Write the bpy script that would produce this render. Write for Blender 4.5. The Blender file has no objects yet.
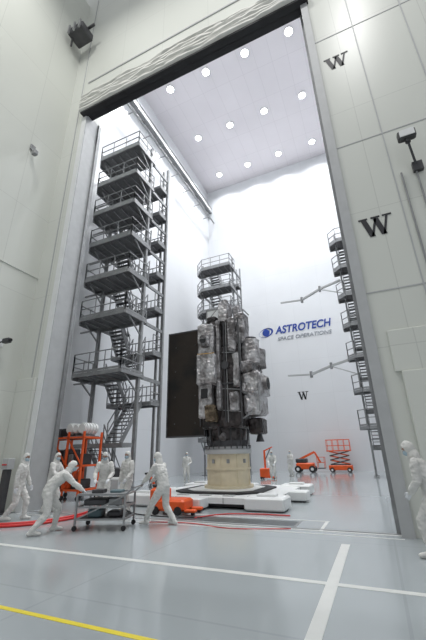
import bpy, math, random
from mathutils import Vector, Matrix, noise
random.seed(7)
scene=bpy.context.scene
V=Vector
# ------------------------------------------------------------------ materials
def mat(name,col,rough=.5,metal=0,bump=0,bscale=20,var=0,vscale=3,emit=None,coat=0,kind='noise',lohi=None):
    m=bpy.data.materials.new(name); m.use_nodes=True
    nt=m.node_tree; b=nt.nodes['Principled BSDF']
    b.inputs['Base Color'].default_value=(*col,1); b.inputs['Roughness'].default_value=rough
    b.inputs['Metallic'].default_value=metal
    if coat: b.inputs['Coat Weight'].default_value=coat
    tc=nt.nodes.new('ShaderNodeTexCoord')
    if var or lohi:
        n=nt.nodes.new('ShaderNodeTexNoise'); n.inputs['Scale'].default_value=vscale; n.inputs['Detail'].default_value=4
        nt.links.new(tc.outputs['Object'],n.inputs['Vector'])
        r=nt.nodes.new('ShaderNodeValToRGB')
        r.color_ramp.elements[0].position=.38 if lohi else .3; r.color_ramp.elements[1].position=.58 if lohi else .7
        lo=lohi[0] if lohi else [c*(1-var) for c in col]; hi=lohi[1] if lohi else [min(1,c*(1+var)) for c in col]
        r.color_ramp.elements[0].color=(*lo,1)
        r.color_ramp.elements[1].color=(*hi,1)
        nt.links.new(n.outputs['Fac'],r.inputs['Fac']); nt.links.new(r.outputs['Color'],b.inputs['Base Color'])
    if bump:
        if kind=='voronoi':
            n=nt.nodes.new('ShaderNodeTexVoronoi'); out=n.outputs['Distance']
        else:
            n=nt.nodes.new('ShaderNodeTexNoise'); n.inputs['Detail'].default_value=5; out=n.outputs['Fac']
        n.inputs['Scale'].default_value=bscale
        nt.links.new(tc.outputs['Object'],n.inputs['Vector'])
        bp=nt.nodes.new('ShaderNodeBump'); bp.inputs['Strength'].default_value=bump; bp.inputs['Distance'].default_value=.05
        nt.links.new(out,bp.inputs['Height']); nt.links.new(bp.outputs['Normal'],b.inputs['Normal'])
    if emit:
        b.inputs['Emission Color'].default_value=(*col,1); b.inputs['Emission Strength'].default_value=emit
    return m
def panelmat(name,col,bw,bh,dark=.8,rough=.45,mort=.012,plane='wall'):
    m=mat(name,col,rough); nt=m.node_tree; b=nt.nodes['Principled BSDF']
    g=nt.nodes.new('ShaderNodeNewGeometry'); s=nt.nodes.new('ShaderNodeSeparateXYZ'); nt.links.new(g.outputs['Position'],s.inputs[0])
    c=nt.nodes.new('ShaderNodeCombineXYZ')
    if plane=='wall':
        a=nt.nodes.new('ShaderNodeMath'); a.operation='ADD'
        nt.links.new(s.outputs['X'],a.inputs[0]); nt.links.new(s.outputs['Y'],a.inputs[1])
        nt.links.new(a.outputs[0],c.inputs['X']); nt.links.new(s.outputs['Z'],c.inputs['Y'])
    else:
        nt.links.new(s.outputs['X'],c.inputs['X']); nt.links.new(s.outputs['Y'],c.inputs['Y'])
    br=nt.nodes.new('ShaderNodeTexBrick'); br.offset=0
    br.inputs['Scale'].default_value=1; br.inputs['Brick Width'].default_value=bw; br.inputs['Row Height'].default_value=bh
    br.inputs['Mortar Size'].default_value=mort; br.inputs['Mortar Smooth'].default_value=.1
    br.inputs['Color1'].default_value=(*col,1); br.inputs['Color2'].default_value=(*[x*.975 for x in col],1)
    br.inputs['Mortar'].default_value=(*[x*dark for x in col],1)
    nt.links.new(c.outputs[0],br.inputs['Vector']); 
    n=nt.nodes.new('ShaderNodeTexNoise'); n.inputs['Scale'].default_value=.35; nt.links.new(g.outputs['Position'],n.inputs['Vector'])
    mp=nt.nodes.new('ShaderNodeMapRange'); mp.inputs['To Min'].default_value=.95; mp.inputs['To Max'].default_value=1.03
    nt.links.new(n.outputs['Fac'],mp.inputs['Value'])
    mx=nt.nodes.new('ShaderNodeVectorMath'); mx.operation='SCALE'
    nt.links.new(br.outputs['Color'],mx.inputs[0]); nt.links.new(mp.outputs[0],mx.inputs['Scale'])
    nt.links.new(mx.outputs[0],b.inputs['Base Color'])
    return m
M={}
M['nearwall']=panelmat('near_wall_paint',(.67,.685,.635),2.6,4.1,.84,.35)
M['inwall']=panelmat('bay_wall_paint',(.78,.795,.82),3.0,3.6,.90,.22)
M['ceil']=panelmat('ceiling_panels',(.82,.785,.82),1.5,3.2,.88,.4,.02,'floor')
M['floor']=panelmat('epoxy_floor',(.38,.415,.43),4.2,4.2,.9,.12,.02,'floor')
M['steel']=mat('galvanised_steel',(.29,.295,.30),.45,.4,var=.15)
M['deck']=mat('deck_grating',(.17,.17,.175),.6,.3,var=.15,vscale=8)
M['jamb']=mat('door_jamb_grey',(.46,.47,.475),.5,.1,var=.05)
M['white']=mat('white_paint',(.76,.77,.77),.4,var=.03)
M['cream']=mat('cream_stand_paint',(.66,.58,.42),.4,var=.08)
M['black']=mat('black_rubber',(.015,.015,.017),.6,var=.2)
M['dark']=mat('dark_grey_metal',(.07,.07,.075),.45,.4,var=.2)
M['mli']=mat('black_thermal_blanket',(.022,.019,.018),.3,.3,bump=.9,bscale=6,vscale=2.2,kind='voronoi',lohi=((.012,.010,.010),(.065,.055,.055)))
M['silver']=mat('silver_thermal_blanket',(.4,.4,.4),.36,.6,bump=.9,bscale=7,vscale=2.4,kind='voronoi',lohi=((.25,.235,.235),(.55,.54,.55)))
M['silver2']=mat('matte_grey_blanket',(.3,.3,.3),.4,.5,bump=.9,bscale=8,vscale=2.3,kind='voronoi',lohi=((.13,.12,.12),(.36,.35,.36)))
M['gold']=mat('kapton_tape',(.55,.33,.10),.35,.5,var=.2)
M['dullgold']=mat('dull_gold_blanket',(.3,.22,.12),.38,.6,bump=.9,bscale=8,vscale=3,kind='voronoi',lohi=((.08,.06,.04),(.24,.19,.13)))
M['panel']=mat('solar_array_foil',(.03,.02,.015),.33,.3,bump=.2,bscale=3,vscale=.9,lohi=((.006,.005,.005),(.022,.015,.011)))
M['fabric']=mat('curtain_fabric',(.66,.66,.62),.75,bump=.35,bscale=1.6,var=.06)
M['suit']=mat('cleanroom_suit_fabric',(.66,.655,.63),.8,bump=.7,bscale=12,var=.08,vscale=6)
M['skin']=mat('skin',(.42,.25,.18),.5,var=.06)
M['mask']=mat('face_mask_fabric',(.40,.52,.60),.7,var=.05)
M['glove']=mat('nitrile_glove',(.70,.72,.75),.5,var=.03)
M['eye']=mat('eye_dark',(.02,.015,.01),.2,var=.1)
M['orange']=mat('orange_enamel',(.80,.11,.02),.4,var=.1)
M['red']=mat('red_hose_rubber',(.60,.03,.03),.4,var=.1)
M['blue']=mat('sign_blue',(.02,.06,.33),.4,var=.03)
M['grey']=mat('sign_grey',(.28,.30,.34),.4,var=.03)
M['ink']=mat('black_stencil_ink',(.02,.02,.025),.5,var=.05)
M['tape']=mat('white_floor_tape',(.64,.65,.63),.35,var=.04)
M['yellow']=mat('yellow_floor_tape',(.80,.66,.05),.35,var=.04)
M['grate']=mat('dark_floor_grate',(.09,.10,.11),.3,.3,var=.2,vscale=12)
M['lamp']=mat('lamp_glow',(.97,.98,1),.5,emit=12)
M['teal']=mat('tool_case_plastic',(.10,.16,.18),.4,var=.1)
# ------------------------------------------------------------------ mesh builder
class MB:
    def __init__(s): s.v=[];s.f=[];s.m=[];s.mats=[];s.sm=[]
    def mi(s,k):
        if k not in s.mats: s.mats.append(k)
        return s.mats.index(k)
    def add(s,vs,fs,k,smooth=False):
        o=len(s.v); s.v+= [tuple(x) for x in vs]; i=s.mi(k)
        for f in fs: s.f.append([a+o for a in f]); s.m.append(i); s.sm.append(smooth)
    def box(s,x0,x1,y0,y1,z0,z1,k):
        s.add([(x0,y0,z0),(x1,y0,z0),(x1,y1,z0),(x0,y1,z0),(x0,y0,z1),(x1,y0,z1),(x1,y1,z1),(x0,y1,z1)],
              [(3,2,1,0),(4,5,6,7),(0,1,5,4),(1,2,6,5),(2,3,7,6),(3,0,4,7)],k)
    def bbox(s,x0,x1,y0,y1,z0,z1,k,b=.05):   # chamfered box
        prof=lambda x0,x1,y0,y1,b:[(x0+b,y0),(x1-b,y0),(x1,y0+b),(x1,y1-b),(x1-b,y1),(x0+b,y1),(x0,y1-b),(x0,y0+b)]
        vs=[]
        for z,i in((z0,b),(z0+b,0),(z1-b,0),(z1,b)):
            vs+=[(x,y,z) for x,y in prof(x0+i,x1-i,y0+i,y1-i,b)]
        fs=[list(range(7,-1,-1)),list(range(24,32))]
        for r in range(3):
            for j in range(8): a=r*8+j;c=r*8+(j+1)%8; fs.append((a,c,c+8,a+8))
        s.add(vs,fs,k)
    def beam(s,p,q,w,k,h=None):
        p=V(p);q=V(q);h=h or w; d=(q-p).normalized()
        up=V((0,0,1)) if abs(d.z)<.95 else V((0,1,0))
        a=d.cross(up).normalized()*w/2; b=a.cross(d).normalized()*h/2
        vs=[p-a-b,p+a-b,p+a+b,p-a+b,q-a-b,q+a-b,q+a+b,q-a+b]
        s.add(vs,[(3,2,1,0),(4,5,6,7),(0,1,5,4),(1,2,6,5),(2,3,7,6),(3,0,4,7)],k)
    def cyl(s,p,q,r,k,r2=None,n=16):
        p=V(p);q=V(q);r2=r if r2 is None else r2; d=(q-p).normalized()
        up=V((0,0,1)) if abs(d.z)<.95 else V((0,1,0))
        a=d.cross(up).normalized(); b=a.cross(d)
        vs=[p+(a*math.cos(t)+b*math.sin(t))*r for t in [2*math.pi*i/n for i in range(n)]]
        vs+=[q+(a*math.cos(t)+b*math.sin(t))*r2 for t in [2*math.pi*i/n for i in range(n)]]
        s.add(vs,[(i,(i+1)%n,n+(i+1)%n,n+i) for i in range(n)],k,n>8)
        s.add(vs,[list(range(n))[::-1],list(range(n,2*n))],k)
    def loft(s,pts,rs,k,side=(1,0,0),n=14,cap=True):
        pts=[V(p) for p in pts]; rs=[(r,r) if not isinstance(r,tuple) else r for r in rs]
        if cap:
            d0=(pts[0]-pts[1]).normalized(); d1=(pts[-1]-pts[-2]).normalized()
            r0=rs[0];r1=rs[-1]; m0=min(r0);m1=min(r1)
            pts=[pts[0]+d0*m0*.98,pts[0]+d0*m0*.7]+pts+[pts[-1]+d1*m1*.7,pts[-1]+d1*m1*.98]
            rs=[(r0[0]*.2,r0[1]*.2),(r0[0]*.72,r0[1]*.72)]+rs+[(r1[0]*.72,r1[1]*.72),(r1[0]*.2,r1[1]*.2)]
        side=V(side); vs=[]
        for i,p in enumerate(pts):
            t=(pts[min(i+1,len(pts)-1)]-pts[max(i-1,0)]).normalized()
            a=side-t*side.dot(t)
            if a.length<.15: a=V((0,1,0))-t*t.y
            a.normalize(); b=t.cross(a)
            for j in range(n):
                th=2*math.pi*j/n; vs.append(p+a*math.cos(th)*rs[i][0]+b*math.sin(th)*rs[i][1])
        fs=[]
        for i in range(len(pts)-1):
            for j in range(n):
                a=i*n+j;c=i*n+(j+1)%n; fs.append((a,c,c+n,a+n))
        fs+= [list(range(n))[::-1],list(range((len(pts)-1)*n,len(pts)*n))]
        s.add(vs,fs,k,True)
    def ell(s,c,r,k,mtx=None,n=16,keep=None):
        c=V(c);vs=[];m=n//2
        for i in range(m+1):
            ph=math.pi*i/m
            for j in range(n):
                th=2*math.pi*j/n; vs.append((math.sin(ph)*math.cos(th),math.sin(ph)*math.sin(th),math.cos(ph)))
        fs=[]
        for i in range(m):
            for j in range(n):
                f=(i*n+j,(i+1)*n+j,(i+1)*n+(j+1)%n,i*n+(j+1)%n)
                if keep:
                    ce=sum((V(vs[q]) for q in f),V((0,0,0)))/4
                    if not keep(ce): continue
                fs.append(f)
        out=[]
        for q in vs:
            p=V((q[0]*r[0],q[1]*r[1],q[2]*r[2]))
            if mtx: p=mtx@p
            out.append(p+c)
        s.add(out,fs,k,True)
    def mesh(s,name):
        me=bpy.data.meshes.new(name); me.from_pydata(s.v,[],s.f)
        for k in s.mats: me.materials.append(M[k])
        me.polygons.foreach_set('material_index',s.m); me.polygons.foreach_set('use_smooth',s.sm)
        me.update(); return me
    def build(s,name,parent=None,loc=(0,0,0),rot=0):
        o=bpy.data.objects.new(name,s.mesh(name)); scene.collection.objects.link(o)
        o.location=loc; o.rotation_euler=(0,0,rot)
        if parent: o.parent=parent
        return o
def empty(name,loc=(0,0,0),rot=0,sc=1):
    e=bpy.data.objects.new(name,None); scene.collection.objects.link(e); e.empty_display_size=.2
    e.location=loc; e.rotation_euler=(0,0,rot); e.scale=(sc,)*3; return e
# ------------------------------------------------------------------ camera
H=1.7
Zc=V((-.0194,.930,-.367)).normalized(); Yc=V((.412,-.319,-.854)); Yc=(Yc-Zc*Yc.dot(Zc)).normalized(); Xc=Yc.cross(Zc)
R=Matrix((Xc,Yc,Zc)).to_4x4()
cam=bpy.data.objects.new('camera',bpy.data.cameras.new('camera')); scene.collection.objects.link(cam)
cam.matrix_world=Matrix.Translation((0,0,H))@R
cam.data.sensor_width=36; cam.data.lens=340/640*36; cam.data.clip_end=200
scene.camera=cam
# ------------------------------------------------------------------ room
DX0,DX1,DY,DZ=-11.25,.28,9.2,18.95
TW=.95; TOP=37.3; BY=36; LX=-16.4; RX=9
def simple(name,*a):
    b=MB(); b.box(*a); return b.build(name)
simple('floor',-17.4,10,-4,37,-.3,0,'floor')
simple('ceiling',LX,RX,DY+TW,BY,TOP,TOP+.3,'ceil')
simple('wall_back',LX-.3,RX+.3,BY,BY+.3,0,TOP+.3,'inwall')
simple('wall_left_bay',LX-.3,LX,DY+TW,BY,0,TOP+.3,'inwall')
simple('wall_right_bay',RX,RX+.3,DY+TW,BY,0,TOP+.3,'inwall')
NX=-12.7
simple('wall_left_airlock',NX-.3,NX,-4,DY,0,30,'nearwall')
b=MB()
b.box(LX-.3,DX0,DY,DY+TW,0,TOP+.3,'nearwall'); b.box(DX1,RX+.3,DY,DY+TW,0,TOP+.3,'nearwall')
b.box(DX0,DX1,DY,DY+.32,DZ,TOP+.3,'nearwall'); b.box(DX0,DX1,DY+.32,DY+TW,DZ+2.5,TOP+.3,'inwall')
b.build('wall_door')
b=MB()
b.box(DX0-.02,DX0+.03,DY-.01,DY+TW+.02,0,DZ,'jamb'); b.box(DX0-.28,DX0,DY-.05,DY-.005,0,DZ,'white')
b.box(DX0,DX0+.12,DY+TW-.15,DY+TW+.02,0,DZ,'steel')
b.build('trim_1')
b=MB()
b.box(DX1-.05,DX1+.02,DY-.01,DY+TW+.02,0,DZ,'jamb'); b.box(DX1-.12,DX1+.14,DY-.09,DY-.005,0,DZ,'jamb')
b.box(DX1-.2,DX1-.05,DY+.3,DY+.42,0,DZ,'steel')
b.build('trim_2')
b=MB(); b.box(DX0,DX1,DY+.05,DY+.37,DZ-.12,DZ,'black'); b.build('trim_3')
b=MB()
b.bbox(NX+.01,DX0-.3,DY-.14,DY,0,4.6,'nearwall',.02); b.bbox(DX1+.55,4.9,DY-.16,DY,0,3.45,'nearwall',.02)
b.bbox(DX1+.42,4.9,DY-.08,DY-.0,3.45,4.5,'nearwall',.02)
b.build('trim_4')
b=MB()
b.box(NX,NX+.14,-4,DY-.15,0,4.6,'nearwall')
for z in (9.2,): b.box(NX,NX+.05,-4,DY,z,z+.07,'nearwall')
b.build('trim_5')
b=MB()
for x in (1.75,3.3): b.box(x,x+.03,DY-.02,DY,4.5,30,'jamb')
for x in (-11.95,): b.box(x,x+.04,DY-.03,DY,4.6,30,'jamb')
for z in (5.6,10.8,16.2,21): b.box(DX1+.14,4.9,DY-.015,DY,z,z+.03,'jamb')
b.build('trim_6')
# roll-up fabric door bundle: stacked horizontal pleats
b=MB(); n=160
prof=[]
NP=6
for k in range(NP):
    z0=k*.2
    prof+=[(-.26-.02*(k%2),z0),(-.40-.03*(k%2),z0+.05),(-.41,z0+.13),(-.28,z0+.18)]
prof=[(-.02,-.02)]+prof+[(-.02,1.24)]
vs=[];fs=[];m=len(prof)
for i in range(n+1):
    x=DX0-.25+(DX1-DX0+.45)*i/n
    for j,(y,z) in enumerate(prof):
        k=(j-1)//4
        w=noise.noise(V((x*.8,k*3.7,0)))*.07+noise.noise(V((x*2.5,j*.9,5)))*.05
        sag=noise.noise(V((x*.5,k*2.1,8)))*.13
        inn=0<j<m-1
        vs.append((x,DY+y+(w if inn else 0),DZ-.10+z+(sag if inn and k>0 else 0)))
for i in range(n):
    for j in range(m-1): a=i*m+j; fs.append((a,a+m,a+m+1,a+1))
b.add(vs,fs,'fabric',True)
b.add([vs[j] for j in range(m)],[list(range(m))],'fabric'); b.add([vs[n*m+j] for j in range(m)],[list(range(m))],'fabric')
b.box(DX0-.2,DX1+.2,DY-.3,DY,DZ-.2,DZ-.10,'black')
b.build('rollup_curtain_door')
b=MB(); b.box(DX0-.25,DX1+.25,DY-.2,DY,DZ+1.22,DZ+1.34,'nearwall'); b.box(DX0-.3,DX1+.3,DY-.05,DY,DZ+2.6,DZ+2.68,'jamb'); b.build('trim_7')
# ------------------------------------------------------------------ floor markings
def strip(name,x0,x1,y0,y1,k,h=.004):
    b=MB(); b.box(x0,x1,y0,y1,0,h,k); return b.build(name)
b=MB()
b.box(-12.5,4.5,5.80,5.92,0,.004,'tape'); b.box(-.96,-.80,1,8.2,0,.005,'tape')
b.box(-6.4,.2,9.28,9.36,0,.004,'tape'); b.box(-6.5,-1.45,10.5,10.57,0,.004,'tape'); b.box(-1.55,-1.47,9.36,10.5,0,.004,'tape')
b.box(-11.2,.2,8.95,9.0,0,.004,'tape')
b.build('floor_tape_marking')
strip('floor_caution_line',-12.5,-2.2,3.60,3.67,'yellow')
b=MB(); b.box(-5.6,-2.2,9.65,10.3,0,.006,'grate'); b.box(-5.66,-5.6,9.6,10.35,0,.008,'steel'); b.box(-2.2,-2.14,9.6,10.35,0,.008,'steel')
for i in range(1,4): b.box(-5.6+i*.85-.01,-5.6+i*.85+.01,9.65,10.3,.006,.009,'steel')
b.build('floor_trench_cover')
strip('door_threshold_plate',-11.2,.2,9.42,9.52,'steel',.008)
# ------------------------------------------------------------------ ceiling lamps, added airlock fill
lx=[-13.4,-9.3,-5.2,-1.0,3.2]; ly=[14,20.5,27,33.4]
for x in lx:
    for y in ly:
        b=MB(); b.cyl((x,y,TOP),(x,y,TOP-.1),.42,'white',n=24); b.cyl((x,y,TOP-.1),(x,y,TOP-.115),.34,'lamp',n=24)
        b.build('ceiling_lamp')
        l=bpy.data.lights.new('bay_light','AREA'); l.shape='DISK'; l.size=.6; l.energy=325; l.color=(.97,.985,1); l.spread=math.radians(135)
        o=bpy.data.objects.new('bay_light',l); scene.collection.objects.link(o); o.location=(x,y,TOP-.13)
for x in (-9,-3,3):  # unseen fill lights without fixtures, added to brighten the airlock
    l=bpy.data.lights.new('airlock_fill_light','AREA'); l.size=1.2; l.energy=600; l.color=(1,.99,.97)
    o=bpy.data.objects.new('airlock_fill_light',l); scene.collection.objects.link(o); o.location=(x,2,27)
w=bpy.data.worlds.new('world'); scene.world=w; w.use_nodes=True
w.node_tree.nodes['Background'].inputs[0].default_value=(.93,.965,1,1); w.node_tree.nodes['Background'].inputs[1].default_value=.5
# ------------------------------------------------------------------ towers
def rail(b,pts,z,k='steel',t_=1):
    for a,c in zip(pts[:-1],pts[1:]):
        for h in (.55,1.1): b.beam((*a,z+h),(*c,z+h),.05*t_,k)
        b.beam((*a,z+.08),(*c,z+.08),.02,k,.12)
        L=math.dist(a,c); n=max(1,round(L/1.0))
        for i in range(n+1):
            t=i/n; x=a[0]+(c[0]-a[0])*t; y=a[1]+(c[1]-a[1])*t
            b.beam((x,y,z),(x,y,z+1.1),.045*t_,k)
def deck(b,poly,z):
    n=len(poly)
    vs=[(x,y,z-.05) for x,y in poly]+[(x,y,z) for x,y in poly]
    b.add(vs,[list(range(n))[::-1],list(range(n,2*n))]+[(i,(i+1)%n,n+(i+1)%n,n+i) for i in range(n)],'deck')
    for i in range(n): b.beam((*poly[i],z-.11),(*poly[(i+1)%n],z-.11),.07,'steel',.2)
    xs=[p[0] for p in poly]; ys=[p[1] for p in poly]
    k=int((max(xs)-min(xs))/.6)
    for i in range(1,k):
        x=min(xs)+i*(max(xs)-min(xs))/k
        b.beam((x,min(ys)+.3,z-.1),(x,max(ys)-.1,z-.1),.04,'steel',.1)
def flight(b,p,q,wx):
    p=V(p);q=V(q)
    for s in (-wx/2,wx/2):
        o=V((s,0,0)); b.beam(p+o,q+o,.05,'steel',.25)
        for h in (.5,1.0): b.beam(p+o+V((0,0,h)),q+o+V((0,0,h)),.045,'steel')
        for t in (.02,.35,.68,.98):
            c=p.lerp(q,t)+o; b.beam(c,c+V((0,0,1.0)),.04,'steel')
    n=max(3,int(abs(q.z-p.z)/.2))
    for i in range(n):
        c=p.lerp(q,(i+.5)/n); b.box(c.x-wx/2,c.x+wx/2,c.y-.13,c.y+.13,c.z-.02,c.z+.02,'deck')
def tower(name,x0,x1,y0,y1,levels,fr=1.5,chamfer=.8,wall=None,land=1.1,pw=.09):
    b=MB(); top=levels[-1]; yp=y0+fr
    P=[(x1-.1,y1-.1),(x0+.5,y1-.1),(x1-.1,yp),(x0+.5,yp)]
    for x,y in P: b.box(x-pw,x+pw,y-pw,y+pw,0,top+1.1,'steel'); b.box(x-.2,x+.2,y-.2,y+.2,0,.03,'steel')
    b.box(x1-.55,x1-.55+1.4*pw,y1-.17,y1-.04,0,top+1.1,'steel')
    xm=(x0+x1)/2
    for i,z in enumerate(levels):
        sp=z-levels[i-1] if i else 2.7
        poly=[(x0,y0+chamfer),(x0+chamfer,y0),(x1-.05,y0),(x1,y0+.05),(x1,yp+.35),(x0,yp+.35)]
        rp=[(x0,yp+.3),(x0,y0+chamfer),(x0+chamfer,y0),(x1,y0),(x1,yp+.3)]
        deck(b,poly,z); rail(b,rp,z)
        b.beam((x1-.1,yp,z-.15),(x1-.1,y1-.1,z-.15),.1,'steel',.2); b.beam((x0+.5,yp,z-.15),(x0+.5,y1-.1,z-.15),.1,'steel',.2)
        for x in (x0+.5,x1-.1): b.beam((x,yp,z-1.1),(x,y0+.5,z-.2),.07,'steel')
        if wall is not None: b.beam((x0+.5,yp,z-.15),(wall+.015,yp,z-.15),.09,'steel')
        zl=z-sp; zm=z-sp/2; yl=y1-land
        deck(b,[(x0+.5,yl),(x1-.1,yl),(x1-.1,y1),(x0+.5,y1)],zm)
        rail(b,[(x0+.5,yl),(x0+.5,y1),(x1-.1,y1),(x1-.1,yl)],zm)
        flight(b,(xm-.45,yl,zm),(xm-.45,yp+.35,z),.95)
        if i>0: flight(b,(xm+.75,yp+.35,zl),(xm+.75,yl,zm),.95)
    zm=levels[0]-1.35
    k=max(1,round(zm/2.4)); st=zm/k
    for i in range(k):
        za=zm-(i+1)*st; zb=zm-i*st
        if i%2==0: flight(b,(xm+.75,yp-.4,za),(xm+.75,y1-land,zb),.95)
        else: flight(b,(xm-.45,y1-land,za),(xm-.45,yp-.4,zb),.95)
        if i<k-1:
            if i%2==0: deck(b,[(x0+.5,yp-1.0),(x1-.1,yp-1.0),(x1-.1,yp-.2),(x0+.5,yp-.2)],za)
            else: deck(b,[(x0+.5,y1-land),(x1-.1,y1-land),(x1-.1,y1),(x0+.5,y1)],za)
    return b.build(name)
tower('stair_scaffold_tower',-15.3,-11.5,13.9,18.0,[6.0,9.35,11.95,14.5,17.0,19.45,21.9],fr=1.7,chamfer=.5,wall=LX)
tower('stair_scaffold_tower',-14.5,-10.5,28.0,31.6,[2.9+2.4*i for i in range(8)],fr=1.2,chamfer=.9,pw=.06,land=.9)
rt=tower('stair_scaffold_tower',-.85,2.3,26.4,29.6,[3.3+2.5*i for i in range(7)],fr=1.1,chamfer=.6,pw=.06,land=.8)
b=MB()
for z in (15.0,8.3):
    b.beam((-.45,27.4,z),(-2.2,27.6,z-.35),.16,'jamb'); b.beam((-2.2,27.6,z-.35),(-3.9,28.4,z-.7),.16,'jamb')
    b.beam((-3.9,28.4,z-.7),(-5.8,28.4,z-.6),.12,'jamb'); b.cyl((-3.9,28.4,z-.95),(-3.9,28.4,z-.45),.12,'steel',n=10)
    b.cyl((-2.2,27.6,z-.6),(-2.2,27.6,z-.1),.1,'steel',n=10); b.beam((-.45,27.4,z-1.2),(-2.2,27.6,z-.4),.07,'jamb')
b.build('swing_access_arm',rt)
b=MB()
b.box(LX+.35,LX+.6,DY+TW,BY-.1,33.4,34.1,'white'); b.box(LX+.25,LX+.7,DY+TW,BY-.1,34.1,34.16,'steel'); b.box(LX+.25,LX+.7,DY+TW,BY-.1,33.34,33.4,'steel')
for i in range(9): b.box(LX,LX+.4,11+i*3,11.2+i*3,33.2,33.9,'steel')
b.cyl((LX+.95,DY+TW,31.6),(LX+.95,BY-.1,31.6),.1,'steel',n=10)
for i in range(9): b.beam((LX,12+i*2.8,31.6),(LX+.95,12+i*2.8,31.6),.07,'steel')
b.build('crane_runway_beam')
# ------------------------------------------------------------------ wall signs
def textmesh(s,size,bold,shear,k,name,parent,loc,ext=.02,width=None):
    c=bpy.data.curves.new(name,'FONT'); c.body=s; c.size=size; c.offset=bold; c.shear=shear; c.extrude=ext
    o=bpy.data.objects.new(name,c); scene.collection.objects.link(o)
    dg=bpy.context.evaluated_depsgraph_get(); me=bpy.data.meshes.new_from_object(o.evaluated_get(dg))
    bpy.data.objects.remove(o)
    xs=[v.co.x for v in me.vertices]; x0=min(xs); wd=max(xs)-x0
    for v in me.vertices:
        v.co.x=(v.co.x-x0)*( (width/wd) if width else 1)
    me.materials.clear(); me.materials.append(M[k])
    o=bpy.data.objects.new(name,me); scene.collection.objects.link(o); o.rotation_euler=(math.pi/2,0,0); o.location=loc
    if parent:o.parent=parent
    return o
sg=empty('wall_sign')
textmesh('ASTROTECH',1.2,.03,.22,'blue','sign_lettering',sg,(-8.3,BY-.03,14.15),width=6.1)
textmesh('SPACE OPERATIONS',.60,.0,.2,'grey','sign_subtitle',sg,(-8.1,BY-.03,13.3),width=5.8)
b=MB()
n=40
for (rx,rz,wd,k,a) in ((.85,.52,.17,'blue',.25),(.62,.36,.08,'grey',.9)):
    vs=[]
    for i in range(n):
        t=2*math.pi*i/n
        for r in (0,wd*(1.2+math.cos(t))*.6):
            x=(rx-r)*math.cos(t); z=(rz-r*.7)*math.sin(t)
            vs.append((-9.35+x*math.cos(a)-z*math.sin(a),BY-.03,14.45+x*math.sin(a)+z*math.cos(a)))
    b.add(vs,[(2*i,2*((i+1)%n),2*((i+1)%n)+1,2*i+1) for i in range(n)],k)
b.cyl((-9.35,BY-.01,14.45),(-9.35,BY-.04,14.45),.42,'blue',n=24)
b.build('sign_globe',sg)
def Wsign(x,y,z,s):
    b=MB()
    pts=[(-.5,.5),(-.22,-.5),(.02,.42),(.26,-.5),(.5,.5)]; ws=[.23,.10,.23,.10]
    for i,wd in enumerate(ws):
        (xa,za),(xb,zb)=pts[i],pts[i+1]
        b.add([(x+s*(xx+dx),y-.01-yy,z+s*zz) for yy in (0,.006) for xx,zz,dx in ((xa,za,-wd/2),(xa,za,wd/2),(xb,zb,wd/2),(xb,zb,-wd/2))],
              [(3,2,1,0),(4,5,6,7),(0,1,5,4),(1,2,6,5),(2,3,7,6),(3,0,4,7)],'ink')
    for cx in (-.5,.02,.5): b.box(x+s*(cx-.19),x+s*(cx+.19),y-.017,y-.01,z+s*.44,z+s*.52,'ink')
    b.build('stencilled_letter')
Wsign(1.03,DY,7.6,.62); Wsign(1.0,DY,14.75,.60); Wsign(-6.0,BY,7.1,.8)
# ------------------------------------------------------------------ wall fixtures
b=MB()
b.bbox(2.0,2.45,DY-.62,DY-.4,9.80,10.1,'dark',.04); b.box(2.04,2.41,DY-.64,DY-.62,9.84,10.06,'white')
b.beam((2.22,DY-.5,9.8),(2.35,DY-.1,9.2),.06,'dark'); b.box(2.25,2.5,DY-.13,DY-.01,9.0,9.3,'dark'); b.cyl((2.22,DY-.5,9.84),(2.22,DY-.5,9.7),.07,'dark')
b.build('wall_floodlight')
b=MB()
b.cyl((2.32,DY-.06,9.0),(2.32,DY-.06,5.4),.025,'steel',n=8); b.cyl((1.95,DY-.06,9.1),(1.95,DY-.06,5.4),.025,'steel',n=8)
b.bbox(1.85,2.4,DY-.18,DY-.025,5.0,5.4,'jamb',.02); b.cyl((2.02,DY-.06,5.0),(2.02,DY-.06,4.55),.025,'steel',n=8)
b.build('conduit_junction_box')
b=MB(); b.cyl((NX+.01,8.1,5.9),(NX+.35,8.1,5.9),.03,'dark',n=8); b.bbox(NX+.25,NX+.6,8.02,8.2,5.82,6.0,'dark',.02); b.cyl((NX+.6,8.1,5.91),(NX+.68,8.1,5.9),.06,'black'); b.bbox(NX+.005,NX+.05,7.95,8.25,5.75,6.05,'white',.01)
b.build('security_camera')
b=MB(); b.bbox(NX+.005,NX+.08,7.5,7.75,15.4,15.7,'steel',.01); b.cyl((NX+.05,7.6,15.4),(NX+.3,7.6,15.1),.04,'steel',n=8); b.bbox(NX+.2,NX+.45,7.5,7.7,14.95,15.2,'steel',.03)
b.build('wall_sensor')
b=MB()
b.bbox(-12.4,-11.3,7.9,8.8,24.6,25.1,'dark',.05); b.beam((-12.65,8.4,25.2),(-10.9,8.4,25.2),.12,'dark'); 
for x in (-12.3,-11.9,-11.5): b.box(x,x+.1,7.8,7.9,24.5,25.2,'steel')
b.beam((-11.9,8.7,25.1),(-11.9,9.1,25.6),.08,'dark'); b.beam((-12.3,8.2,24.6),(-12.3,8.2,23.9),.08,'dark')
b.build('overhead_hoist')
b=MB(); b.bbox(LX+.01,LX+.25,19.5,20.3,9.9,10.3,'white',.03); b.cyl((LX+.25,19.7,10.4),(LX+.35,19.7,10.45),.14,'dark'); b.cyl((LX+.25,20.1,10.4),(LX+.35,20.1,10.45),.14,'dark'); b.box(LX+.01,LX+.2,19.6,20.2,10.3,10.4,'dark')
b.build('emergency_light')
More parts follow.
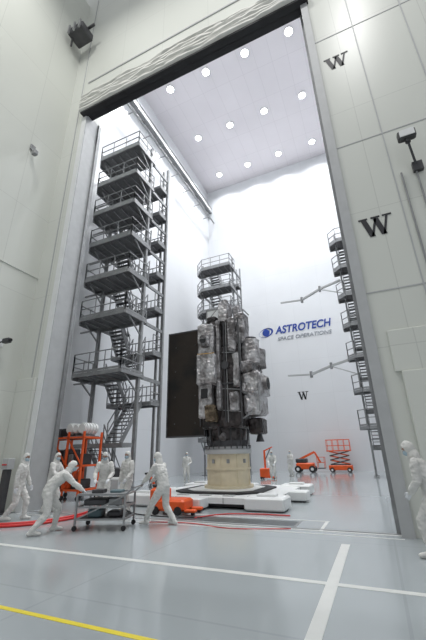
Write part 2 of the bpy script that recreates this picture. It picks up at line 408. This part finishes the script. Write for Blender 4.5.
# ------------------------------------------------------------------ transport platform + stand
CX,CY=-5.85,14.5
b=MB()
def octa(b,cx,cy,r,ch,z0,z1,k):
    p=[(-r+ch,-r),(r-ch,-r),(r,-r+ch),(r,r-ch),(r-ch,r),(-r+ch,r),(-r,r-ch),(-r,-r+ch)]
    vs=[(cx+x,cy+y,z) for z in(z0,z1) for x,y in p]
    b.add(vs,[list(range(8))[::-1],list(range(8,16))]+[(i,(i+1)%8,8+(i+1)%8,8+i) for i in range(8)],k)
octa(b,0,0,2.6,.9,.16,.34,'white'); octa(b,0,0,1.75,.6,.34,.40,'black'); octa(b,0,0,1.35,.5,.40,.42,'white')
for sx in (-1,1):
    for sy in (-1,1):
        b.bbox(sx*2.35-.65,sx*2.35+.65,sy*2.35-.5,sy*2.35+.5,.03,.40,'white',.05)
        b.cyl((sx*2.35,sy*2.35,0),(sx*2.35,sy*2.35,.05),.3,'steel'); b.box(sx*2.35-.3,sx*2.35+.3,sy*2.35-.2,sy*2.35+.2,.40,.47,'white')
for a in range(4):
    c,s=math.cos(a*math.pi/2),math.sin(a*math.pi/2)
    b.bbox(c*2.9-.35,c*2.9+.35,s*2.9-.35,s*2.9+.35,.05,.37,'white',.04)
    b.box(c*2.9-.2,c*2.9+.2,s*2.9-.2,s*2.9+.2,0,.05,'dark')
for i in range(-2,3):
    b.box(i*.9-.02,i*.9+.02,-2.62,-2.6,.16,.34,'jamb'); b.box(i*.9-.2,i*.9+.2,-2.2,-1.95,.34,.37,'jamb'); b.box(2.6,2.62,i*.9-.02,i*.9+.02,.16,.34,'jamb')
octa(b,0,0,2.3,.8,.04,.16,'dark')
b.build('transport_platform',loc=(CX,CY-.2,0))
b=MB()
b.cyl((0,0,.42),(0,0,.52),1.02,'cream',n=40); b.cyl((0,0,.52),(0,0,1.82),.90,'cream',n=40)
b.cyl((0,0,1.1),(0,0,1.18),.94,'cream',n=40)
b.cyl((0,0,1.70),(0,0,1.86),1.0,'jamb',n=40); b.cyl((0,0,1.86),(0,0,1.98),.97,'steel',n=40)
for i in range(24):
    a=2*math.pi*i/24; b.cyl((math.cos(a)*.96,math.sin(a)*.96,1.9),(math.cos(a)*.96,math.sin(a)*.96,2.03),.03,'dark',n=6)
    if i%3==0: b.beam((math.cos(a)*.9,math.sin(a)*.9,.52),(math.cos(a)*.9,math.sin(a)*.9,1.75),.05,'cream')
for a in (-1.9,-1.2,-.4): b.box(math.cos(a)*.92-.05,math.cos(a)*.92+.05,math.sin(a)*.92-.04,math.sin(a)*.92+.04,1.35,1.5,'steel')
b.build('payload_adapter_stand',loc=(CX,CY,0))
# ------------------------------------------------------------------ satellite
sat=empty('satellite',(CX,CY,0))
import bmesh
def rumple(o,amp=.03,sc=2.2,cuts=5):
    bm=bmesh.new(); bm.from_mesh(o.data)
    bmesh.ops.subdivide_edges(bm,edges=bm.edges[:],cuts=cuts,use_grid_fill=True)
    for v in bm.verts:
        p=v.co*sc; v.co+=V((noise.noise(p),noise.noise(p+V((9,0,0))),noise.noise(p+V((0,9,0)))))*amp+V((noise.noise(p*4),noise.noise(p*4+V((3,3,3))),noise.noise(p*4-V((5,5,5)))))*amp*.6
    for f in bm.faces: f.smooth=False
    bm.to_mesh(o.data); bm.free()
b=MB()
b.cyl((0,0,2.0),(0,0,2.22),.86,'dark',n=32); b.cyl((0,0,2.22),(0,0,2.7),.78,'mli',r2=.86,n=32)
for i in range(12):
    a=2*math.pi*i/12; b.beam((math.cos(a)*.86,math.sin(a)*.86,2.05),(math.cos(a)*.95,math.sin(a)*.95,2.75),.05,'dark')
b.cyl((.2,-.9,2.45),(.2,-1.05,2.3),.1,'silver2',r2=.16,n=12)
b.build('adapter_cone',sat)
b=MB(); b.bbox(-.78,1.05,-1.0,1.0,2.68,4.5,'mli',.08)
b.bbox(-.72,1.0,-.95,.95,4.5,6.2,'mli',.06); b.bbox(-.82,1.08,-1.04,1.04,4.44,4.54,'dark',.03)
b.bbox(-.66,.92,-.88,.88,6.2,7.5,'mli',.06)
o=b.build('bus_body',sat); rumple(o,.035,2.5)
b=MB(); PT=7.35
for i in range(4):
    y=-.55+i*.12
    b.bbox(-2.75,-.85,y,y+.07,2.45,PT,'panel',.01)
for z in (2.42,PT-.04): b.box(-2.78,-.82,-.57,-.1,z,z+.06,'dark')
for x in (-2.78,-.86): b.box(x,x+.05,-.57,-.1,2.45,PT,'dark')
for j in range(4): 
    for x in (-2.35,-1.3): b.cyl((x,-.57,3.0+j*1.2),(x,-.1,3.0+j*1.2),.03,'dark',n=8)
    b.box(-2.82,-2.77,-.5,-.1,3.2+j*1.1,3.35+j*1.1,'steel'); b.beam((-.86,-.3,3.0+j*1.25),(-.6,-.3,3.0+j*1.25),.09,'dark')
b.build('solar_array',sat)
b=MB()
b.bbox(-.76,.0,-1.36,-.9,5.75,7.25,'silver',.06); b.bbox(-.60,-.15,-1.52,-1.2,6.1,6.75,'silver2',.08)
b.bbox(-.80,.10,-1.46,-.95,4.45,5.85,'silver',.07)
b.bbox(-.76,-.12,-1.34,-.98,3.1,4.55,'silver',.05); b.bbox(-.45,.02,-1.40,-1.0,2.95,3.6,'dullgold',.05)
b.bbox(.06,.22,-1.24,-.92,3.4,7.4,'silver2',.04)
b.bbox(.56,.92,-1.12,-.85,5.9,7.45,'silver2',.05); b.bbox(.60,.98,-1.18,-.95,3.3,4.1,'silver2',.05); b.bbox(.78,1.06,-1.12,-.9,4.3,5.8,'silver',.05)
o=b.build('instrument_boxes',sat); rumple(o,.05,3,5)
b=MB()
b.cyl((-.38,-1.5,6.42),(-.38,-1.62,6.40),.18,'silver2',r2=.2,n=20); b.cyl((-.38,-1.62,6.40),(-.38,-1.63,6.40),.15,'black',n=20)
b.cyl((.42,-.9,5.3),(.42,-1.08,5.3),.17,'mli',n=20); b.cyl((.42,-1.08,5.3),(.42,-1.1,5.3),.18,'dark',n=20)
b.box(-.6,-.3,-1.38,-1.34,3.9,4.3,'black')
b.beam((-.7,-1.5,5.82),(.1,-1.5,5.78),.03,'gold'); b.beam((.38,-1.0,7.3),(.38,-1.02,2.9),.05,'dark'); b.beam((.48,-1.0,7.3),(.48,-1.02,2.9),.03,'steel')
for z in(3.4,4.3,5.9): b.beam((.25,-1.0,z),(1.05,-1.02,z-.1),.03,'steel')
b.build('sensor_apertures',sat)
b=MB()
b.cyl((1.42,-.4,5.35),(1.42,-.4,6.45),.40,'silver',n=16); b.cyl((1.45,.45,5.35),(1.45,.45,6.2),.38,'silver2',n=16)
b.bbox(.98,1.85,-.85,.8,4.0,5.0,'silver',.14); b.bbox(1.0,1.72,-.72,.75,3.2,4.1,'silver',.12); b.bbox(1.0,1.55,-.9,.85,4.95,5.45,'silver2',.06)
b.bbox(.85,1.3,-.85,-.1,6.3,7.75,'silver2',.05)
o=b.build('side_instruments',sat); rumple(o,.06,2.4,4)
b=MB()
b.cyl((1.42,-.4,6.45),(1.42,-.4,6.56),.28,'dark',n=20); b.cyl((1.82,-.1,4.5),(2.02,-.1,4.5),.26,'silver',r2=.3,n=20); b.cyl((2.02,-.1,4.5),(2.03,-.1,4.5),.25,'black',n=20)
b.bbox(1.05,1.65,-.2,.6,2.45,3.1,'mli',.06); b.cyl((1.4,.2,2.45),(1.4,.2,2.15),.09,'dark',r2=.18,n=16)
b.beam((.95,0,2.95),(1.4,.2,2.9),.12,'dark'); b.beam((1.0,-.8,3.0),(1.4,-.7,3.3),.06,'steel'); b.beam((1.1,-.92,5.3),(1.1,-.92,6.5),.05,'steel'); b.beam((1.78,-.8,3.3),(1.78,-.8,4.9),.04,'steel')
b.build('thruster_assembly',sat)
b=MB()
b.bbox(-.02,.48,-.7,.0,7.5,8.55,'silver2',.04); b.bbox(.02,.44,-.78,-.65,7.2,8.3,'silver',.03); b.bbox(.6,.95,-.3,.3,7.5,8.35,'silver2',.04)
b.bbox(-.55,-.1,-.8,-.3,7.5,7.8,'mli',.04)
o=b.build('top_antenna_housing',sat); rumple(o,.03,3,3)
b=MB()
b.box(-1.25,-.05,.75,.83,6.9,8.85,'white'); b.box(-1.3,.0,.73,.85,8.82,8.9,'steel'); b.box(-1.3,-1.23,.73,.85,6.8,8.9,'steel'); b.box(-.07,0,.73,.85,6.8,8.9,'steel')
b.box(-1.23,-.07,.72,.75,7.8,7.84,'steel')
b.beam((-.5,.8,6.9),(-.5,.8,7.6),.1,'dark'); b.beam((-.15,.8,6.9),(-.15,.8,7.6),.1,'dark'); b.beam((-.55,.8,7.6),(-.3,.1,7.5),.05,'dark')
b.build('antenna_reflector',sat)
b=MB()
b.cyl((.8,.05,8.3),(.8,.05,8.7),.05,'steel',n=8); b.cyl((.22,-.35,8.5),(.22,-.35,8.7),.10,'silver2',r2=.16,n=16)
b.beam((-.80,-1.02,7.3),(-.80,-1.02,2.8),.05,'dark'); b.beam((1.08,-1.03,7.4),(1.08,-1.03,2.8),.05,'dark')
b.beam((-.6,-.8,7.5),(-.1,-.5,8.3),.04,'steel'); b.beam((.9,-.9,7.4),(1.2,-.5,8.0),.04,'steel'); b.beam((1.2,-.5,8.0),(1.2,.3,8.0),.04,'steel')
b.build('booms_and_tags',sat)
# ------------------------------------------------------------------ people
def remesh(b,vox,amp=0,sc=9):
    me=b.mesh('tmp'); o=bpy.data.objects.new('tmp',me); scene.collection.objects.link(o)
    md=o.modifiers.new('r','REMESH'); md.mode='VOXEL'; md.voxel_size=vox; md.use_smooth_shade=True
    s=o.modifiers.new('s','SMOOTH'); s.factor=.5; s.iterations=3
    dg=bpy.context.evaluated_depsgraph_get(); me2=bpy.data.meshes.new_from_object(o.evaluated_get(dg))
    bpy.data.objects.remove(o)
    if amp:
        ns=[v.normal.copy() for v in me2.vertices]
        for v,nn in zip(me2.vertices,ns):
            p=v.co; w=.6*noise.noise(V((p.x*sc,p.y*sc,p.z*sc*1.8)))+.8*(.3-abs(noise.noise(V((p.x*sc*1.2,p.y*sc*1.2,p.z*sc*2.6)))))
            v.co=p+nn*w*amp*(1 if p.z>.15 else .3)
    me2.materials.clear(); me2.materials.append(M[b.mats[0]])
    for p in me2.polygons: p.use_smooth=True; p.material_index=0
    return me2
_h={}
def handmesh(curl,mir):
    key=(curl,mir)
    if key in _h: return _h[key]
    b=MB(); sx=-1 if mir else 1
    b.loft([(0,-.02,0),(0,.03,0),(0,.085,0)],[(.028,.019),(.040,.017),(.040,.014)],'glove')
    for x,l in ((.031,.072),(.011,.08),(-.010,.074),(-.030,.058)):
        p=V((x,.085,0)); pts=[p]; a=0
        for seg in (.42,.32,.26):
            a+=curl; p=p+V((x*.05,math.cos(a),-math.sin(a)))*l*seg; pts.append(p)
        b.loft(pts,[.0095,.009,.0085,.0075],'glove',n=8)
    b.loft([(.028,.01,-.004),(.055,.04,-.012),(.060,.066,-.012-.02*curl),(.052,.088,-.016-.03*curl)],[.014,.012,.0105,.009],'glove',n=8)
    for i,v in enumerate(b.v): b.v[i]=(v[0]*sx,v[1],v[2])
    if mir: b.f=[f[::-1] for f in b.f]
    me=remesh(b,.004); _h[key]=me; return me
def ik(a,t,l1,l2,pole):
    a=V(a);t=V(t);d=t-a;D=max(.05,min(d.length,l1+l2-.004));u=d.normalized();k=(l1*l1-l2*l2+D*D)/(2*D);h=math.sqrt(max(0,l1*l1-k*k))
    pp=V(pole);pp=(pp-u*pp.dot(u)).normalized(); return a+u*k+pp*h, a+u*D
def person(x,y,face,lean=0,hip=.93,shift=0,feet=((-.12,0),(.12,0)),hands=((-.27,.08,.82),(.27,.08,.82)),head=0,hyaw=0,curl=.35,sc=1.03):
    e=empty('cleanroom_technician',(x,y,0),math.radians(face),sc)
    b=MB(); L=math.radians(lean)
    pel=V((0,shift,hip)); u0=V((0,math.sin(L*.45),math.cos(L*.45))); u1=V((0,math.sin(L),math.cos(L)))
    wa=pel+u0*.17; ch=wa+u1*.2; sh=ch+u1*.15; nk=sh+u1*.07
    u2=V((0,math.sin(L*.75+head*.01),math.cos(L*.75+head*.01))); hc=nk+u2*.16
    b.loft([pel-u0*.07,pel,wa,ch,sh-u1*.02,sh+u1*.045,nk,nk+u2*.09],[(.16,.125),(.188,.15),(.175,.14),(.20,.15),(.19,.125),(.12,.095),(.078,.08),(.075,.08)],'suit')
    for i,s in enumerate((-1,1)):
        S=sh+V((s*.185,0,0))-u1*.01
        el,wr=ik(S,hands[i],.30,.27,(s*.55,-.5,-.6))
        b.loft([S,S.lerp(el,.5),el,el.lerp(wr,.55),el.lerp(wr,.9),wr],[.080,.074,.066,.062,.052,.036],'suit')
        hp=pel+V((s*.095,0,-.04)); an=V((feet[i][0],feet[i][1],.11+(feet[i][2] if len(feet[i])>2 else 0)))
        kn,ak=ik(hp,an,.43,.41,(s*.1,1,.1))
        b.loft([hp,hp.lerp(kn,.5),kn,kn.lerp(ak,.25),kn.lerp(ak,.5),ak],[.114,.104,.084,.090,.074,.060],'suit')
        z0=ak.z-.11
        b.loft([(ak.x,ak.y-.06,z0+.055),(ak.x,ak.y+.02,z0+.065),(ak.x+s*.01,ak.y+.1,z0+.05),(ak.x+s*.02,ak.y+.17,z0+.042)],[(.046,.052),(.050,.058),(.052,.045),(.045,.036)],'suit')
        d=(wr-el).normalized()
        hm=bpy.data.objects.new('hand_'+('l' if s<0 else 'r'),handmesh(curl,s>0)); scene.collection.objects.link(hm); hm.parent=e
        bk=V((0,0,1)) if abs(d.z)<.7 else V((s,0,0))
        bk=(bk-d*bk.dot(d)).normalized(); xv=d.cross(bk)
        hm.matrix_local=Matrix.Translation(wr+d*.015)@Matrix((xv,d,bk)).transposed().to_4x4()
    o=bpy.data.objects.new('coverall',remesh(b,.016,.018)); scene.collection.objects.link(o); o.parent=e
    yaw=math.radians(hyaw); pt=L*.55+math.radians(head)
    Rm=Matrix.Rotation(yaw,3,'Z')@Matrix.Rotation(-pt,3,'X')
    hb=MB(); T=lambda p:hc+Rm@V(p)
    hb.ell(hc,(.074,.092,.112),'skin',Rm,20)
    hb.loft([T((0,.088,.012)),T((0,.100,-.012)),T((0,.106,-.028))],[.009,.012,.015],'skin',n=8)
    hb.loft([T((-.045,.080,.030)),T((0,.092,.033)),T((.045,.080,.030))],[.008,.010,.008],'skin',n=8)
    for s in(-1,1):
        hb.ell(T((s*.031,.080,.008)),(.013,.010,.008),'glove',Rm,10); hb.ell(T((s*.031,.087,.008)),(.006,.005,.006),'eye',Rm,8)
        hb.loft([T((s*.018,.088,.024)),T((s*.045,.080,.024))],[.004,.003],'eye',n=6)
        hb.ell(T((s*.076,.0,-.005)),(.010,.02,.03),'skin',Rm,8)
    hb.loft([T((-.02,.090,-.055)),T((.02,.090,-.055))],[.007,.007],'skin',n=6)
    hb.ell(T((0,.020,-.045)),(.078,.104,.066),'mask',Rm,18,keep=lambda c:c.y>.1 and c.z>-.85)
    hb.build('head',e)
    hd=MB(); hd.ell(T((0,-.010,.002)),(.094,.112,.132),'suit',Rm,24,keep=lambda c:not(c.y>.38 and (c.x/.85)**2+((c.z+.06)/.62)**2<1))
    hd.loft([T((0,-.02,-.05)),T((0,-.025,-.10)),nk-u1*.03],[(.082,.085),(.088,.09),(.125,.11)],'suit')
    o=hd.build('hood',e)
    for v in o.data.vertices:
        v.co+= (v.co-hc).normalized()*noise.noise(v.co*14)*.006
    return e
person(-10.1,8.0,-60,lean=6,hip=.92,feet=((-.12,.22),(.12,-.22,.02)),hands=((-.28,.22,.86),(.28,.02,.82)),head=8,hyaw=-25)
person(-10.35,9.45,-75,lean=8,feet=((-.12,.1),(.13,-.12)),hands=((-.2,.45,1.12),(.2,.42,1.05)),head=8,hyaw=-20)
person(-7.6,7.05,-38,lean=50,hip=.88,shift=-.12,feet=((-.18,.12),(.2,-.38)),hands=((-.2,.66,.90),(.2,.64,.88)),head=-4)
person(-8.3,9.7,-150,lean=14,feet=((-.13,.1),(.13,-.1)),hands=((-.2,.38,1.0),(.2,.40,1.0)),head=20)
person(-7.9,10.4,170,lean=5,feet=((-.12,.0),(.13,.05)),hands=((-.22,.25,.95),(.25,.12,.85)),head=10)
person(-5.5,8.75,85,lean=20,hip=.89,shift=-.05,feet=((-.16,.35),(.16,-.3)),hands=((-.16,.56,.92),(.2,.50,.98)),head=8,hyaw=15)
person(-11.9,22.0,-160,lean=3,head=5,hands=((-.2,.3,1.1),(.27,.05,.84)))
person(-6.6,24.3,-175,lean=12,hands=((-.18,.4,1.0),(.18,.4,1.0)),head=12)
person(-6.3,28.6,150,lean=2,hands=((-.15,.3,1.2),(.28,.05,.82)),head=2)
person(.74,7.7,75,lean=20,hip=.92,shift=-.02,feet=((-.14,.15),(.15,-.3)),hands=((-.12,.30,.92),(.22,.12,.86)),head=14,sc=1.06)
# ------------------------------------------------------------------ tool cart
b=MB()
W,D,h=.62,.42,.80
for z in (.25,.52,h):
    for s in(-1,1): b.beam((-W,s*D,z),(W,s*D,z),.04,'steel'); b.beam((s*W,-D,z),(s*W,D,z),.04,'steel')
for sx in(-1,1):
    for sy in(-1,1):
        b.beam((sx*W,sy*D,.12),(sx*W,sy*D,h),.045,'steel'); b.cyl((sx*W,sy*D-.02,.06),(sx*W,sy*D+.02,.06),.06,'black'); b.beam((sx*W,sy*D,.06),(sx*W,sy*D,.13),.03,'dark')
b.box(-W,W,-D,D,.25,.265,'dark'); b.box(-W,W,-D,D,h-.01,h+.01,'steel')
b.beam((-W,-D,.25),(W,-D,.78),.03,'steel'); b.beam((-W,D,.78),(W,D,.25),.03,'steel')
b.bbox(-.4,-.05,-.25,.15,.265,.45,'teal',.03); b.bbox(.1,.45,-.2,.2,.265,.40,'dark',.03); b.bbox(-.5,.1,-.3,.3,.54,.68,'dark',.02); b.bbox(.15,.5,-.3,.1,.54,.7,'steel',.02)
b.bbox(-.35,-.05,-.2,.1,h+.01,h+.1,'dark',.01); b.bbox(.1,.4,-.1,.2,h+.01,h+.07,'teal',.01); b.cyl((.0,.2,h+.03),(.45,.3,h+.03),.02,'steel',n=8)
b.beam((W,-D,h),(W+.2,-D,h+.15),.03,'steel'); b.beam((W,D,h),(W+.2,D,h+.15),.03,'steel'); b.beam((W+.2,-D,h+.15),(W+.2,D,h+.15),.03,'steel')
b.build('tool_cart',loc=(-6.7,8.0,0),rot=math.radians(20))
# ------------------------------------------------------------------ orange tugger
b=MB()
b.bbox(-.55,.45,-.4,.4,.10,.42,'orange',.06); b.bbox(-.75,-.3,-.38,.38,.15,.75,'orange',.08); b.bbox(-.70,-.4,-.3,.3,.75,.85,'dark',.03)
b.bbox(.45,.8,-.38,-.18,.08,.16,'orange',.02); b.bbox(.45,.8,.18,.38,.08,.16,'orange',.02)
b.beam((-.7,0,.7),(-1.0,0,1.15),.06,'orange'); b.cyl((-1.0,-.22,1.15),(-1.0,.22,1.15),.03,'black'); b.beam((-.98,-.18,1.05),(-.98,-.18,1.16),.04,'dark'); b.beam((-.98,.18,1.05),(-.98,.18,1.16),.04,'dark')
for x in(-.5,.25):
    for s in(-1,1): b.cyl((x,s*.36,.12),(x,s*.43,.12),.12,'black')
for s in(-1,1): b.cyl((.7,s*.28-.06,.05),(.7,s*.28+.06,.05),.05,'black',n=12)
b.build('pallet_tugger',loc=(-6.1,10.55,0),rot=math.radians(6))
# ------------------------------------------------------------------ hoses
def hose(name,pts,r,k):
    c=bpy.data.curves.new(name,'CURVE'); c.dimensions='3D'; c.bevel_depth=r; c.bevel_resolution=3
    s=c.splines.new('BEZIER'); s.bezier_points.add(len(pts)-1)
    for p,q in zip(s.bezier_points,pts): p.co=(*q,) if len(q)==3 else (*q,r); p.handle_left_type=p.handle_right_type='AUTO'
    o=bpy.data.objects.new(name,c); scene.collection.objects.link(o); c.materials.append(M[k]); return o
hose('air_hose',[(-12.4,6.8),(-11,7.0),(-9.6,7.3),(-8.8,8.4),(-9.2,10.5),(-10.4,11.9)],.04,'red')
hose('air_hose',[(-12.4,6.6),(-11,6.8),(-9.4,7.1),(-8.55,8.3),(-9.0,10.5),(-10.0,11.9)],.035,'red')
hose('power_cable',[(-5.1,9.9),(-4.6,10.7),(-3.9,11.0),(-2.6,11.05)],.016,'red')
hose('power_cable',[(-6.2,8.9),(-5.0,9.2),(-3.6,8.9),(-2.2,9.3)],.010,'red')
hose('power_cable',[(-8.6,11.2),(-7.6,10.2),(-6.2,9.85),(-4.9,10.0)],.015,'black')
# ------------------------------------------------------------------ left equipment rack
b=MB()
x0,x1,y0,y1=-14.3,-11.6,12.0,13.1; hh=2.5
for x in(x0,x0+.9,x0+1.8,x1):
    for y in(y0,y1): b.beam((x,y,.18),(x,y,hh+.25),.08,'orange'); b.cyl((x-.03,y,.1),(x+.03,y,.1),.1,'black',n=14); b.beam((x,y,.1),(x,y,.2),.05,'dark')
for z in(.4,1.35,hh):
    for y in(y0,y1): b.beam((x0,y,z),(x1,y,z),.08,'orange')
    for x in(x0,x1): b.beam((x,y0,z),(x,y1,z),.08,'orange')
for z in(.4,1.35,hh): b.box(x0,x1,y0,y1,z,z+.03,'deck')
for i in range(3):
    xa=x0+i*.9; b.beam((xa,y0,.42),(xa+.9,y0,1.33),.05,'orange'); b.beam((xa+.9,y0,1.38),(xa,y0,hh-.04),.05,'orange')
R_=random.Random(3)
for zi,z in enumerate((.43,1.38,hh+.03)):
    x=x0+.1
    while x<x1-.4:
        w_=R_.uniform(.25,.5); 
        if zi<2 or x<x0+1.1: b.bbox(x,min(x+w_,x1-.08),y0+.1+R_.uniform(0,.15),y1-.15,z,z+R_.uniform(.35,.7)*(1 if zi<2 else .7),R_.choice(['dark','black','teal','orange','dark','steel']),.03)
        x+=w_+.05
for i in range(7): b.beam((x0+.2+i*.35,y0-.05,.6+.2*(i%3)),(x0+.4+i*.35,y0-.05,1.3+.25*(i%2)),.035,['orange','black','red'][i%3])
rack=b.build('equipment_rack')
b=MB()
b.box(-12.95,-11.65,12.1,13.0,hh+.035,hh+.08,'steel')
for i in range(3):
    cx=-12.62+i*.36
    for j in range(9):
        b.cyl((cx,12.15+j*.09,hh+.4),(cx,12.21+j*.09,hh+.4),.24-.04*(i%2)+.02*(j%2),'white',n=16); b.cyl((cx,12.1+j*.09,hh+.4),(cx,12.16+j*.09,hh+.4),.2-.04*(i%2),'white',n=16)
for i in range(3): b.box(-12.66+i*.36,-12.58+i*.36,12.2,12.9,hh+.08,hh+.2,'steel')
b.build('flexible_air_duct',rack)
b=MB()
b.bbox(-.5,.5,-.35,.35,.2,.9,'white',.05); b.bbox(-.45,.45,-.3,.3,.9,1.25,'dark',.05); b.box(-.4,.4,-.37,-.35,.3,.8,'jamb')
for sx in(-.4,.4):
    for sy in(-.28,.28): b.cyl((sx,sy-.03,.08),(sx,sy+.03,.08),.08,'black',n=12); b.beam((sx,sy,.08),(sx,sy,.22),.04,'dark')
b.beam((.5,-.3,.8),(.7,-.3,1.05),.03,'steel');b.beam((.5,.3,.8),(.7,.3,1.05),.03,'steel');b.beam((.7,-.3,1.05),(.7,.3,1.05),.03,'steel')
b.build('test_equipment_cart',loc=(-10.3,12.6,0),rot=.2)
b=MB(); b.bbox(-.12,.12,-.1,.1,0,1.35,'dark',.02); b.bbox(-.16,.16,-.13,.13,1.35,1.7,'jamb',.02); b.box(-.25,.25,-.2,.2,0,.04,'dark')
for i in range(3): b.cyl((-.08+i*.08,-.13,1.5),(-.08+i*.08,-.16,1.5),.025,'red',n=10)
b.build('door_control_pedestal',loc=(-11.7,8.7,0))
# ------------------------------------------------------------------ scissor lift
def scissor(x,y,rot,ht,sc=1):
    b=MB()
    b.bbox(-1.1,1.1,-.5,.5,.2,.65,'orange',.05); b.box(-.9,.9,-.45,.45,.65,.72,'dark')
    for sx in(-.8,.8):
        for s in(-1,1): b.cyl((sx,s*.45,.22),(sx,s*.58,.22),.22,'black',n=18); b.cyl((sx,s*.58,.22),(sx,s*.6,.22),.1,'white',n=12)
    n=3; z0=.72; st=(ht-z0)/n
    for i in range(n):
        for s in(-.35,.35):
            b.beam((-.9,s,z0+i*st),(.9,s,z0+(i+1)*st),.06,'dark',.1); b.beam((.9,s+.06,z0+i*st),(-.9,s+.06,z0+(i+1)*st),.06,'orange',.1)
    b.bbox(-1.15,1.15,-.5,.5,ht,ht+.12,'orange',.03)
    for s in(-.48,.48):
        for h in(.55,1.1): b.beam((-1.1,s,ht+h),(1.1,s,ht+h),.05,'orange')
        for i in range(5): b.beam((-1.1+i*.55,s,ht+.1),(-1.1+i*.55,s,ht+1.1),.045,'orange')
    for sx in(-1.1,1.1):
        for h in(.55,1.1): b.beam((sx,-.48,ht+h),(sx,.48,ht+h),.05,'orange')
    o=b.build('scissor_lift',loc=(x,y,0),rot=rot); o.scale=(sc,sc,sc)
scissor(-3.2,34.6,0,1.9,.9)
b=MB()
b.bbox(-.9,.9,-.5,.5,.3,.9,'orange',.1); b.bbox(-.9,.2,-.45,.45,.9,1.3,'dark',.06)
for sx in(-.7,.7):
    for s in(-1,1): b.cyl((sx,s*.42,.32),(sx,s*.62,.32),.32,'black',n=18); b.cyl((sx,s*.62,.32),(sx,s*.64,.32),.15,'white',n=12)
b.beam((-.6,0,1.2),(1.0,0,1.9),.2,'orange'); b.beam((1.0,0,1.9),(1.5,0,.9),.16,'orange')
b.box(1.2,1.9,-.4,.4,.35,.42,'dark')
for sx in(1.2,1.9):
    for s in(-.4,.4): b.beam((sx,s,.4),(sx,s,1.4),.045,'orange')
for h in(.9,1.4):
    for s in(-.4,.4): b.beam((1.2,s,h),(1.9,s,h),.04,'orange')
    for sx in(1.2,1.9): b.beam((sx,-.4,h),(sx,.4,h),.04,'orange')
b.build('boom_lift',loc=(-6.2,34.2,0),rot=0).scale=(.9,.9,.9)
b=MB()
b.bbox(-.35,.35,-.3,.3,.12,.7,'orange',.05); b.beam((0,0,.6),(0,0,1.9),.12,'orange'); b.beam((0,0,1.85),(.6,0,2.1),.08,'orange'); b.beam((0,0,1.2),(.45,0,2.0),.05,'dark')
for s in(-.25,.25): b.cyl((-.25,s-.03,.09),(-.25,s+.03,.09),.09,'black',n=12); b.beam((0,s,.12),(.7,s,.12),.08,'orange'); b.cyl((.65,s-.03,.06),(.65,s+.03,.06),.06,'black',n=12)
b.build('portable_floor_hoist',loc=(-7.5,25.6,0))
scene.view_settings.view_transform='Standard'
scene.view_settings.exposure=0
